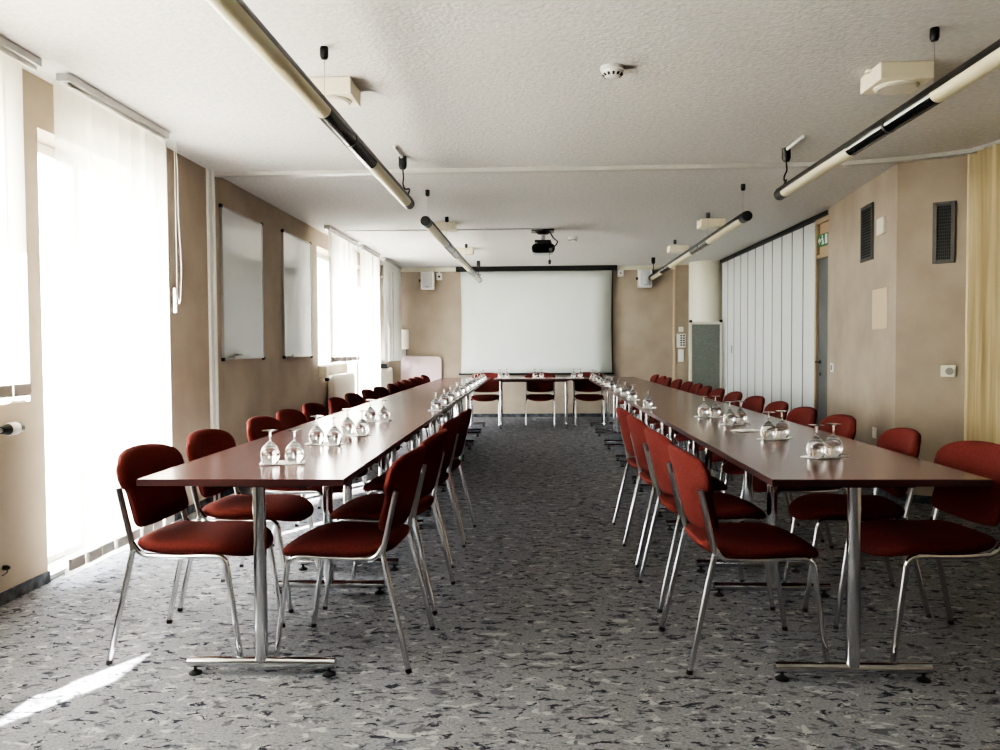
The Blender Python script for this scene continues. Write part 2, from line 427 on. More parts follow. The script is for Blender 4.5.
# ------------------------------------------------------------------ wall fittings on the right
def frame_on(p, q, t):
    """Empty-ready location and rotation on the wall from p to q; local +x leads along q-p and local -y faces the room."""
    p, q = Vector((*p, 0)), Vector((*q, 0)); d = (q-p).normalized()
    return p + d*t, math.atan2(d.y, d.x)
def vent(label, p, q, t, z0, z1, w):
    l, rz = frame_on(p, q, t); o = thing('wall_vent', label, 'vent', (l.x, l.y, 0), rz)
    MB().box((-w/2+.02, -.006, z0+.02), (w/2-.02, -.001, z1-.02)).build('vent_back', M['void'], o, smooth=False)
    MB().box((-w/2, -.02, z0), (-w/2+.03, 0, z1)).box((w/2-.03, -.02, z0), (w/2, 0, z1)).box((-w/2+.03, -.02, z0), (w/2-.03, 0, z0+.03)).box((-w/2+.03, -.02, z1-.03), (w/2-.03, 0, z1)).build('vent_frame', M['grilleframe'], o, smooth=False, bevel=.003)
    g = MB(); n = 7
    for k in range(1, n): x = -w/2+.03 + (w-.06)*k/n; g.box((x-.003, -.014, z0+.03), (x+.003, -.007, z1-.03))
    z = z0+.05
    while z < z1-.04: g.box((-w/2+.03, -.015, z-.003), (w/2-.03, -.008, z+.003)); z += .024
    g.build('vent_grille', M['grille'], o, smooth=False)
    return o
def dist(p, q): return math.hypot(q[0]-p[0], q[1]-p[1])
# A: along PA->PB (room on the left of travel... faces -x) ; B: PB->PC
vent('tall dark ventilation grille on the light angled wall beside the square plate', PA, PB_, 1.22, 1.925, 2.40, .32)
vent('tall dark ventilation grille on the shadowed wall facing the camera', PB_, PC, .325, 1.81, 2.265, .15)
def plate(name, label, cat, p, q, t, z0, z1, w, d, m, extra=None):
    l, rz = frame_on(p, q, t); o = thing(name, label, cat, (l.x, l.y, 0), rz)
    MB().box((-w/2, -d, z0), (w/2, 0, z1)).build('cover_plate', m, o, smooth=False, bevel=.004)
    if extra: extra(o, (z0+z1)/2, d)
    return o
plate('wall_speaker_plate', 'square cream plate high on the angled wall right of the grille', 'wall plate', PA, PB_, 1.59, 2.10, 2.235, .17, .02, M['offwhite'])
plate('access_panel', 'flat beige access panel set on the angled wall', 'panel', PA, PB_, 1.56, 1.335, 1.665, .38, .008, M['panel'])
def slots(o, z, d): MB().lathe([(.018, 0), (.018, .004)], 16, (0, -d-.004, z), axis='y').build('socket_insert', M['white'], o)
plate('wall_socket', 'cream wall socket low on the angled wall behind a red chair', 'socket', PA, PB_, 1.46, .43, .52, .09, .012, M['offwhite'], slots)
def rocker(o, z, d): MB().box((-.018, -d-.006, z-.028), (.018, -d, z+.028)).build('switch_rocker', M['greyrail'], o, smooth=False, bevel=.003)
plate('light_switch', 'small white light switch beside the grey door', 'switch', (2.996, 8.34), (2.80, 6.38), .16, .94, 1.03, .10, .012, M['white'], rocker)
def dial(o, z, d):
    MB().lathe([(.028, 0), (.026, .012), (.0, .013)], 24, (.012, -d-.013, z), axis='y').build('dial', M['greyrail'], o)
plate('thermostat', 'square white thermostat with round dial on the shadowed wall', 'thermostat', PB_, PC, .365, .965, 1.05, .10, .02, M['offwhite'], dial)

# ------------------------------------------------------------------ back wall
sr = thing('projection_screen', 'large white pull-down projection screen on the back wall', 'screen', (.058, YB, 0))
MB().box((-1.375, -.13, 2.515), (1.385, -.03, 2.60)).build('screen_case', M['black'], sr, smooth=False, bevel=.006)
vs, fs = [], []
for j in range(13):
    t = j/12; z = 2.52 + (.76-2.52)*t; hw = 1.30 - .018*math.sin(PI*t)
    for i in range(9):
        u = i/8; vs.append((-hw+2*hw*u, -.085 - .006*math.sin(PI*t), z))
for j in range(12):
    for i in range(8): a = j*9+i; fs.append((a, a+1, a+10, a+9))
o = MB().add(vs, fs).build('screen_fabric', M['screen'], sr)
so = o.modifiers.new('thick', 'SOLIDIFY'); so.thickness = .003
MB().box((-1.34, -.10, .735), (1.34, -.07, .765)).build('bottom_bar', M['black'], sr, smooth=False, bevel=.004)
MB().box((1.306, -.04, .76), (1.318, -.03, 2.515)).build('side_guide', M['black'], sr, smooth=False)

def loudspeaker(label, x, z):
    o = thing('wall_loudspeaker', label, 'speaker', (x, YB, z), 0, 'white loudspeakers on the back wall')
    MB().box((-.115, -.18, -.155), (.115, -.03, .155)).build('speaker_cabinet', M['white'], o, smooth=False, bevel=.012)
    vs, fs = [], []; n = 8
    for zz in (-.13, .13):
        for k in range(n+1): u = -.085+.17*k/n; vs.append((u, -.186-.018*math.cos(u/.085*PI/2), zz))
    for k in range(n): fs.append((k, k+1, k+n+2, k+n+1))
    vs += [(-.085,-.179,-.13), (.085,-.179,-.13), (-.085,-.179,.13), (.085,-.179,.13)]
    b = 2*(n+1); fs += [(b, 0, n+1, b+2), (n, b+1, b+3, 2*n+1), (b, b+1, *range(n, -1, -1)), (b+2, *range(n+1, 2*n+2), b+3)]
    MB().add(vs, fs).build('speaker_grille', M['speaker'], o)
    MB().box((-.04, -.03, -.04), (.04, 0, .04)).build('wall_bracket', M['black'], o, smooth=False)
    MB().lathe([(.022, -.15), (.022, -.115)], 14, (0, -.10, 0), axis='x').build('tilt_knob', M['black'], o)
    MB().box((-.03, -.208, -.122), (.03, -.20, -.112)).build('name_strip', M['black'], o, smooth=False)
    return o
loudspeaker('small white loudspeaker left of the projection screen', -1.805, 2.37)
loudspeaker('small white loudspeaker right of the projection screen', 1.913, 2.37)
def bplate(name, label, cat, x0, x1, z0, z1, d=.03, m=None, y=YB):
    o = thing(name, label, cat, ((x0+x1)/2, y, z0))
    MB().box(((x0-x1)/2, -d, 0), ((x1-x0)/2, 0, z1-z0)).build('cover_plate', m or M['white'], o, smooth=False, bevel=.006)
    return o
o = bplate('wall_outlet', 'white wall outlet with conduit between left loudspeaker and screen', 'socket', -1.66, -1.565, 2.385, 2.50, .05)
MB().box((-.012, -.03, .115), (.012, -.0, .145)).build('conduit', M['white'], o, smooth=False)
MB().lathe([(.02, 0), (.02, .004)], 14, (.0, -.054, .055), axis='y').build('socket_insert', M['black'], o)
o = bplate('wall_outlet', 'white wall outlet with conduit at the right end of the screen', 'socket', 1.40+.06, 1.50+.06, 2.41, 2.53, .05)
MB().box((-.012, -.03, .12), (.012, 0, .145)).build('conduit', M['white'], o, smooth=False)
MB().lathe([(.016, 0), (.016, .004)], 14, (.0, -.054, .06), axis='y').build('socket_insert', M['greyrail'], o)
o = bplate('wall_switch', 'small square white plate above the keypad', 'switch', 2.505, 2.585, 1.46, 1.545, .015)
MB().box((-.02, -.02, .02), (.02, -.015, .065)).build('switch_rocker', M['offwhite'], o, smooth=False)
o = bplate('control_keypad', 'white control keypad with two columns of dark buttons', 'keypad', 2.468, 2.622, 1.19, 1.425, .02)
for i in range(2):
    for j in range(5): MB().box((-.015+.045*i, -.026, .03+.04*j), (.015+.045*i, -.02, .052+.04*j)).build('button', M['black'], o, smooth=False)
o = bplate('paper_notice', 'narrow white notice plate below the keypad', 'notice', 2.495, 2.59, .945, 1.16, .006, M['paper'])
o = bplate('junction_box', 'small white box on the back wall beside the grey blind', 'box', -2.29, -2.15, 1.19, 1.53, .07, M['offwhite'])
MB().box((-.05, -.075, -.1), (.03, -.005, -.004)).build('terminal_block', M['greyrail'], o, smooth=False, bevel=.004)

def rrect(x0, x1, y0, y1, r, n=5):
    out = []
    for cx, cy, a0 in ((x1-r, y1-r, 0), (x0+r, y1-r, PI/2), (x0+r, y0+r, PI), (x1-r, y0+r, 1.5*PI)):
        for k in range(n+1): a = a0 + PI/2*k/n; out.append((cx+r*math.cos(a), cy+r*math.sin(a)))
    return out
lb = thing('leaning_board', 'pinkish white board with rounded corners leaning on the back wall', 'board', (-1.925, YB-.17, .005))
lb.rotation_euler = (math.radians(84) , 0, 0)
MB().prism(rrect(-.36, .34, 0, 1.06, .07), 0, .022).build('board_panel', M['pinkboard'], lb, smooth=False)
MB().prism(rrect(-.33, .31, .03, 1.03, .05), .022, .0235).build('board_face', mat('pink_face', (224,202,205), .35), lb, smooth=False)

# whiteboards on the left wall
def whiteboard(label, y0, y1, z0, z1):
    o = thing('whiteboard', label, 'whiteboard', (XL, (y0+y1)/2, z0), 0, 'whiteboards on the left wall')
    w, h = y1-y0, z1-z0
    MB().box((.004, -w/2+.01, .01), (.018, w/2-.01, h-.01)).build('writing_surface', M['board'], o, smooth=False)
    MB().box((0, -w/2, 0), (.024, -w/2+.014, h)).box((0, w/2-.014, 0), (.024, w/2, h)).box((0, -w/2+.014, 0), (.024, w/2-.014, .014)).box((0, -w/2+.014, h-.014), (.024, w/2-.014, h)).build('board_frame', M['alu'], o, smooth=False)
    for sy in (-1, 1):
        for zz in (0, h): MB().box((-.0, sy*w/2-.015, zz-.015), (.027, sy*w/2+.015, zz+.015)).build('corner_cap', M['black'], o, smooth=False, bevel=.004)
    MB().box((.024, -w/2+.05, .002), (.09, -w/2+.42, .012)).box((.08, -w/2+.05, .012), (.09, -w/2+.42, .03)).build('pen_tray', M['alu'], o, smooth=False)
    return o
whiteboard('whiteboard on the left wall beside the aluminium wall profile', 6.47, 7.45, 1.12, 2.36)
whiteboard('whiteboard on the left wall next to the sunlit far window blind', 8.08, 9.10, 1.12, 2.39)
ms = tag(MB().prism(rrect(-.02, .02, -.05, .05, .006), 0, .03).build('board_eraser', M['greyrail'], smooth=False, loc=(XL+.054, 6.70, 1.1325)), 'small grey eraser on the tray of the nearer whiteboard', 'eraser')

# ------------------------------------------------------------------ vertical blinds on the window side
def blind(label, y0, y1, x, zb, m, weights=True, slats=None, cord=False, gaps=(), ds=(0, 0)):
    o = thing('vertical_blind', label, 'blind', (x, (y0+y1)/2, 0), 0, 'vertical blinds on the window side')
    w = y1-y0; h = w/2
    MB().box((-.05, -h, H-.042), (.025, h, H-.001)).build('head_rail', M['alu'], o, smooth=False, bevel=.003)
    lo = -h + ds[0]; w = w - ds[0] + ds[1]
    n = slats or max(3, round(w/.15)); st = w/n
    b = MB()
    for k in range(n):
        ya = lo + k*st; yb = ya + st*1.2
        if k in gaps: yb = ya + st*.25
        vs = []; fs = []; R = random.uniform(-.006, .006)
        for zz in (zb, zb+.5, 1.5, H-.06):
            for i in range(5):
                u = i/4; vs.append((-.006 + .007*(k % 2) + .010*math.sin(PI*u) + R*(u-.5)*2, ya+(yb-ya)*u, zz))
        for j in range(3):
            for i in range(4): a = j*5+i; fs.append((a, a+1, a+6, a+5))
        b.add(vs, fs)
    b.build('fabric_slat', m, o)
    if weights:
        for k in range(n):
            if k in gaps: continue
            ya = lo + k*st + .012
            MB().box((.004+.007*(k % 2), ya, zb+.03), (.020+.007*(k % 2), ya+st-.022, zb+.085)).build('bottom_weight', M['weight'], o, smooth=False)
    MB().box((-.012, -h+.01, H-.062), (.004, h-.01, H-.042)).build('slat_carrier', M['white'], o, smooth=False)
    if cord:
        MB().tube([(.05, h+.03, H-.05)] + [(.05+.004*math.sin(i), h+.03+.045*math.sin(i/10*PI/2), H-.05-i*.10) for i in range(1, 10)] + [(.05, h+.06, 1.53), (.05, h+.04, 1.50), (.05, h+.012, 1.56), (.05, h+.012, 2.0), (.05, h+.01, H-.05)], .0016, 6).build('pull_cord', M['white'], o)
        MB().tube([(.045, h-.005, 1.60), (.045, h-.005, 1.44)], .012, 8).build('cord_weight', M['white'], o)
    return o
blind('sheer white vertical blind over the near low-silled window by the pier', 1.51, 3.84, -2.37, .962, M['sheer'], ds=(0, -.13))
blind('sheer white vertical blind over the rear leaf of the near window', .05, 1.22, -2.37, .962, M['sheer'])
blind('tall sheer white vertical blind over the near glazed door reaching the floor', 4.04, 5.16, -2.35, .06, M['sheer_thin'], cord=True, ds=(-.09, -.03))
blind('sheer white vertical blind over the far window above the radiator', 9.14, 10.62, -2.31, 1.02, M['sheer_far'])
blind('long sheer white vertical blind over the far glazed door', 10.80, 12.05, -2.29, .10, M['sheer_far'])
blind('closed unlit grey white vertical blind in the far left corner', 12.36, 13.90, -2.27, 1.0, M['greyblind'], weights=False)

# radiators
def radiator(label, y0, y1, z0, z1, vy, vz, sgn):
    o = thing('radiator', label, 'radiator', (XL, (y0+y1)/2, 0))
    h = (y1-y0)/2; b = MB().box((.04, -h, z0), (.11, h, z1)); n = int((y1-y0)/.06)
    for k in range(n): y = -h + (k+.5)*(y1-y0)/n; b.box((.11, y-.018, z0+.03), (.118, y+.018, z1-.03))
    b.build('radiator_panel', M['rad'], o, smooth=False, bevel=.006)
    g = MB(); k = 0
    MB().box((.05, -h+.02, z1), (.10, h-.02, z1+.012)).build('top_grille', M['offwhite'], o, smooth=False)
    for yy in (-h*.7, h*.7): MB().box((.0015, yy-.02, z0+.05), (.04, yy+.02, z1-.05)).build('wall_bracket', M['greyrail'], o, smooth=False)
    c = vy-(y0+y1)/2; e = sgn*h
    MB().tube([(.075, e, vz), (.075, c-sgn*.045, vz)], .011, 10).build('valve_pipe', M['steel'], o)
    v = MB().tube([(.075, c-sgn*.05, vz), (.075, c-sgn*.0, vz)], [.016, .027], 14)
    v.build('valve_neck', M['black'], o)
    hd = MB().tube([(.075, c, vz), (.075, c+sgn*.012, vz), (.075, c+sgn*.055, vz), (.075, c+sgn*.062, vz)], [.028, .031, .031, .027], 18).build('valve_head', M['white'], o)
    MB().tube([(.075, c+sgn*.062, vz), (.075, c+sgn*.095, vz)], [.027, .023], 18).build('head_cap', M['black'], hd)
    MB().tube([(.075, e-sgn*.05, z0), (.075, e-sgn*.05, .001)], .010, 10).build('supply_pipe', M['rad'], o)
    return o
radiator('cream radiator below the near window, only its thermostat valve in view', 1.2, 3.45, .12, .86, 3.665, .835, 1)
radiator('cream ribbed radiator below the far window blind', 9.70, 10.88, .30, .87, 9.60, .84, -1)
radiator('cream radiator below the grey blind in the far left corner', 12.55, 13.8, .25, .87, 12.46, .82, -1)
tag(MB().prism(rrect(-.05, .05, -.06, .06, .01), 0, .14).build('heat_meter_box', M['cream'], smooth=False, loc=(XL+.05, 9.47, .86)), 'small cream box on the wall above the far radiator valve', 'box')
COL.objects['heat_meter_box'].location = (XL+.052, 9.47, .86)
tag(MB().prism(rrect(-.06, .06, -.11, .11, .012), 0, .075).build('black_case', M['black'], smooth=False, loc=(XL+.12, 13.0, .884)), 'small black case on top of the corner radiator', 'case')
pg = thing('cable_clip', 'tiny black cable plug low on the near left wall', 'plug', (XL, 3.72, .17))
MB().lathe([(.012, 0), (.012, .02), (.007, .03), (.0, .032)], 14, (0, 0, 0), axis='x').build('plug_body', M['black'], pg)
MB().tube([(.02, 0, -.01), (.022, -.01, -.02), (.012, -.03, -.03)], .003, 6).build('plug_cable', M['black'], pg)

# ------------------------------------------------------------------ ceiling fittings
def ceiling_box(label, x, y, rz=0):
    o = thing('ceiling_fixture', label, 'ceiling fixture', (x, y, H), rz, 'cream square ceiling fixtures')
    MB().box((-.13, -.125, -.085), (.13, .125, 0)).build('housing', M['cream'], o, smooth=False, bevel=.004)
    MB().lathe([(.105, -.085), (.105, -.093), (.095, -.095), (.09, -.100), (0, -.102)], 32, (0, 0, 0)).build('round_cover', M['offwhite'], o)
    MB().box((-.15, -.02, -.012), (-.13, .02, 0)).build('cable_entry', M['cream'], o, smooth=False)
    return o
ceiling_box('square cream ceiling box with round disc beside the near left strip light', -1.06, 4.30, .0)
ceiling_box('square cream ceiling box with round disc beside the near right strip light', 1.85, 4.24, .0)
ceiling_box('square cream ceiling box above the near end of the far left strip light', -.985, 9.1)
ceiling_box('square cream ceiling box above the middle of the far left strip light', -.955, 11.4)
ceiling_box('square cream ceiling box above the near end of the far right strip light', 1.975, 9.1)
ceiling_box('square cream ceiling box above the middle of the far right strip light', 2.02, 11.4)
def detector(label, x, y, s=1):
    o = thing('smoke_detector', label, 'smoke detector', (x, y, H), 0, 'smoke detectors on the ceiling')
    MB().lathe([(.056*s, 0), (.056*s, -.016), (.05*s, -.02)], 32).build('mounting_base', M['white'], o)
    b = MB().lathe([(.05*s, -.02), (.047*s, -.034), (.035*s, -.046), (.03*s, -.05), (0, -.051)], 32).build('sensor_head', M['white'], o)
    v = MB()
    for k in range(12):
        a = 2*PI*k/12; c, s_ = math.cos(a), math.sin(a)
        p = Vector((c*.0425*s, s_*.0425*s, -.0405)); t = Vector((-s_, c, 0))*.0055; u = Vector((-c*.010*s, -s_*.010*s, -.0095)); nn = Vector((c, s_, -1)).normalized()*.0018
        v.add([p-t+u*.6+nn, p+t+u*.6+nn, p+t-u*.5+nn, p-t-u*.5+nn, p-t+u*.6-nn, p+t+u*.6-nn, p+t-u*.5-nn, p-t-u*.5-nn], [(0,1,2,3),(7,6,5,4),(0,4,5,1),(1,5,6,2),(2,6,7,3),(3,7,4,0)])
    v.build('sensor_slot', M['black'], b, smooth=False)
    return o
detector('round white smoke detector on the ceiling near the camera', .405, 4.12, 1.1)
detector('round white smoke detector on the ceiling right of the projector', .515, 10.35, 1.1)

pj = thing('ceiling_projector', 'black projector hanging on a short ceiling mount', 'projector', (.128, 9.72, H))
MB().box((-.14, -.12, -.02), (.13, .12, 0)).lathe([(.10, -.02), (.06, -.05), (.04, -.055)], 20).build('ceiling_plate', M['darkmetal'], pj, smooth=False)
MB().tube([(0, 0, -.05), (0, 0, -.125)], .026, 14).build('mount_stem', M['steel'], pj)
MB().box((-.10, -.09, -.15), (.09, .09, -.125)).box((-.07, -.11, -.17), (.10, .11, -.148)).build('mount_cradle', M['darkmetal'], pj, smooth=False, bevel=.004)
out = rrect(-.137, .137, -.285, -.175, .05, 6)
b = MB(); nn = len(out)
b.add([(x, -.15, z) for x, z in out] + [(x*.98, .15, z) for x, z in out], [tuple(range(nn)), tuple(range(nn, 2*nn))[::-1]] + [(i, (i+1) % nn, (i+1) % nn+nn, i+nn) for i in range(nn)])
pbod = b.build('projector_body', M['glossblack'], pj, bevel=.01)
MB().lathe([(.034, 0), (.034, .02), (.028, .02), (.0, .012)], 24, (-.06, .15, -.235), axis='y').build('lens_ring', M['steel'], pbod)
MB().lathe([(.022, 0), (.018, .006), (0, .006)], 20, (.085, -.156, -.25), axis='y').build('rear_port', M['greyrail'], pbod)
MB().tube(fillet([(.11, -.15, -.23), (.15, -.19, -.20), (.17, -.18, -.16), (.12, -.05, -.10), (.08, -.02, -.02)], .04, 5), .008, 8).build('cable_loop', M['black'], pj)
MB().tube([(.075, -.12, -.285), (.075, -.12, -.36)], .003, 6).build('pull_string', M['black'], pj)
MB().lathe([(.0, -.36), (.014, -.365), (.018, -.39), (.014, -.415), (0, -.42)], 14, (.075, -.12, 0)).build('pull_weight', M['black'], pj)

# suspended strip lights
def strip_light(label, xa, ya, xb, yb, z, sect, cups, cord=None, conduit=None):
    """a run from (xa,ya) to (xb,yb); sect = list of (t0, t1, kind) in metres along it; cups = distances of the wire suspensions."""
    rz = math.atan2(yb-ya, xb-xa) - PI/2
    o = thing('strip_light', label, 'light', (xa, ya, z), rz, 'suspended strip lights')
    L = math.hypot(xb-xa, yb-ya)
    # dark carrier profile on top
    prof = [(-.034, .002), (-.038, .02), (-.03, .04), (0, .046), (.03, .04), (.038, .02), (.034, .002)]
    nn = len(prof)
    MB().add([(x, 0, zz) for x, zz in prof] + [(x, L, zz) for x, zz in prof], [tuple(range(nn)), tuple(range(nn, 2*nn))[::-1]] + [(i, (i+1) % nn, (i+1) % nn+nn, i+nn) for i in range(nn)]).build('carrier_profile', M['darkmetal'], o)
    for (t0, t1, kind) in sect:
        if kind == 'lamp':
            vs, fs = [], []; n = 12
            for y in (t0, t1):
                for k in range(n+1): a = PI + PI*k/n; vs.append((.040*math.cos(a), y, .002+.040*math.sin(a)))
            for k in range(n): fs.append((k, k+1, n+2+k, n+1+k))
            fs += [tuple(range(n+1)), tuple(range(n+1, 2*n+2))[::-1], (0, n, 2*n+1, n+1)]
            MB().add(vs, fs).build('lamp_tube', M['lampcream'], o)
        else:
            def arc(a0, a1, r, n=8):
                vs, fs = [], []
                for y in (t0, t1):
                    for q in range(n+1): a = a0 + (a1-a0)*q/n; vs.append((r*math.cos(a), y, .002+r*math.sin(a)))
                    vs.append((0, y, .002))
                for q in range(n+1): fs.append((q, (q+1) % (n+2), n+2+(q+1) % (n+2), n+2+q))
                fs.append((n+1, 0, n+2, 2*n+3))
                fs += [tuple(range(n+2)), tuple(range(n+2, 2*n+4))[::-1]]
                return MB().add(vs, fs)
            rf = arc(PI*1.12, 2*PI, .041).build('spot_track', M['glossblack'], o)
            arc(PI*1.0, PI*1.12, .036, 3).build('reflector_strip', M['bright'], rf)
            MB().tube([(-.0, (t0+t1)/2-.012, .002), (-.0, (t0+t1)/2+.012, .002)], .0425, 16).build('track_joint', M['black'], rf)
    for y in (-.012, L): MB().tube([(0, y, .004), (0, y+.012, .004)], .043, 20).build('end_cap', M['black'], o)
    MB().tube([(0, .0, .004), (0, .13, .004)], .0425, 20).build('end_sleeve', M['darkmetal'], o)
    MB().tube([(0, L-.13, .004), (0, L, .004)], .0425, 20).build('end_sleeve', M['darkmetal'], o)
    for t in cups:
        MB().lathe([(.018, 0), (.020, -.008), (.020, -.042), (.014, -.056), (0, -.058)], 18, (0, t, H-z)).build('ceiling_cup', M['black'], o)
        MB().tube([(0, t, .044), (0, t, H-z-.055)], .0014, 5).build('suspension_wire', M['steel'], o)
    if cord:
        t, d = cord
        MB().lathe([(.03, 0), (.03, -.07), (.02, -.095), (0, -.098)], 18, (0, t, H-z)).build('feed_cup', M['black'], o)
        MB().tube(fillet([(0, t, H-z-.09), (.006, t, H-z-.16), (-.008, t+d*.2, .11), (.0, t+d*.5, .075), (.03, t+d*.75, .10), (.0, t+d, .04)], .04, 4), .006, 8).build('feed_cable', M['black'], o)
    if conduit:
        t0, t1 = conduit
        MB().tube([(0, t0, H-z-.012), (0, t1, H-z-.012)], .011, 8).build('cable_conduit', M['white'], o)
    return o
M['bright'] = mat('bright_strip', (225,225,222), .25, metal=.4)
strip_light('long suspended strip light on the near left side of the ceiling', -.985, 1.0, -.94, 6.18, 2.30,
            [(.02, 2.73, 'lamp'), (2.73, 3.78, 'spot'), (3.78, 5.14, 'lamp')], [2.77], (4.92, .2), (4.58, 4.88))
strip_light('suspended strip light on the far left side of the ceiling', -.925, 7.03, -.865, 13.2, 2.30,
            [(.12, 1.5, 'lamp'), (1.5, 2.6, 'spot'), (2.6, 4.2, 'lamp'), (4.2, 5.0, 'spot'), (5.0, 6.1, 'lamp')], [.15, 1.62, 3.87], (6.0, .12))
strip_light('long suspended strip light on the near right side of the ceiling', 1.755, 1.0, 1.80, 6.0, 2.30,
            [(.02, 2.66, 'lamp'), (2.66, 3.64, 'spot'), (3.64, 4.9, 'lamp')], [2.7], (4.86, .1), (4.50, 4.83))
strip_light('suspended strip light on the far right side of the ceiling', 1.817, 6.98, 1.895, 13.05, 2.30,
            [(.12, 1.55, 'lamp'), (1.55, 2.5, 'spot'), (2.5, 4.1, 'lamp'), (4.1, 4.9, 'spot'), (4.9, 5.95, 'lamp')], [.14, 1.63, 3.76], (5.85, .12))

# ------------------------------------------------------------------ tables
L_, W_ = 1.41, .742
def make_table(label, dx):
    t = thing('conference_table', label, 'table', (0, 0, 0), 0, 'tables of the U-shaped conference arrangement')
    h, w = L_/2-.0015, W_/2
    tp = MB().box((-w, -h, .716), (w, h, .74)).build('tabletop', M['top'], t, smooth=False)
    e = .0012
    MB().box((-w-e, -h-e*.8, .7155), (w+e, -h, .7385)).box((-w-e, h, .7155), (w+e, h+e*.8, .7385)).box((-w-e, -h, .7155), (-w, h, .7385)).box((w, -h, .7155), (w+e, h, .7385)).build('edge_band', M['edge'], tp, smooth=False)
    for sx in (-1, 1): MB().box((dx+sx*.16-.02, -L_/2+.10, .69), (dx+sx*.16+.02, L_/2-.32, .7158)).build('underframe_rail', M['darkmetal'], t, smooth=False)
    for yy in (-L_/2+.10, L_/2-.32):
        MB().tube([(dx, yy, .052), (dx, yy, .70)], .024, 18).build('leg_post', M['chrome'], t)
        MB().box((dx-.20, yy-.03, .70), (dx+.20, yy+.03, .7158)).build('top_plate', M['darkmetal'], t, smooth=False)
        fb = MB().tube([(dx-.275, yy, .045), (dx+.275, yy, .045)], .020, 16).build('foot_bar', M['chrome'], t)
        for sx in (-.25, .25):
            MB().lathe([(0, 0), (.024, 0), (.024, .006), (.010, .014), (.006, .016), (.006, .03)], 16, (dx+sx, yy, 0)).build('glide', M['rubber'], fb)
    return t
tables = {'left': make_table('', .036), 'right': make_table('', -.055)}
ORD = ['first', 'second', 'third', 'fourth', 'fifth', 'sixth', 'seventh', 'eighth', 'ninth', 'tenth', 'eleventh', 'twelfth', 'thirteenth', 'fourteenth', 'fifteenth']
LX, RX = -1.043, 1.197
for side, X in (('left', LX), ('right', RX)):
    for k in range(7):
        y = 2.82 + L_*(k+.5); t = tables[side]
        wd = 'nearest' if k == 0 else 'farthest' if k == 6 else ORD[k]
        lab = f'brown-topped table with chrome T-legs in the {side} row, {wd} ' + ('one' if k in (0, 6) else 'from the front')
        if k == 0: t.location = (X, y, 0); t['label'] = lab
        else: dup(t, (X, y, 0), 0, lab)
dup(tables['left'], (.119, 12.33, 0), -PI/2, 'brown-topped table standing crosswise below the projection screen')

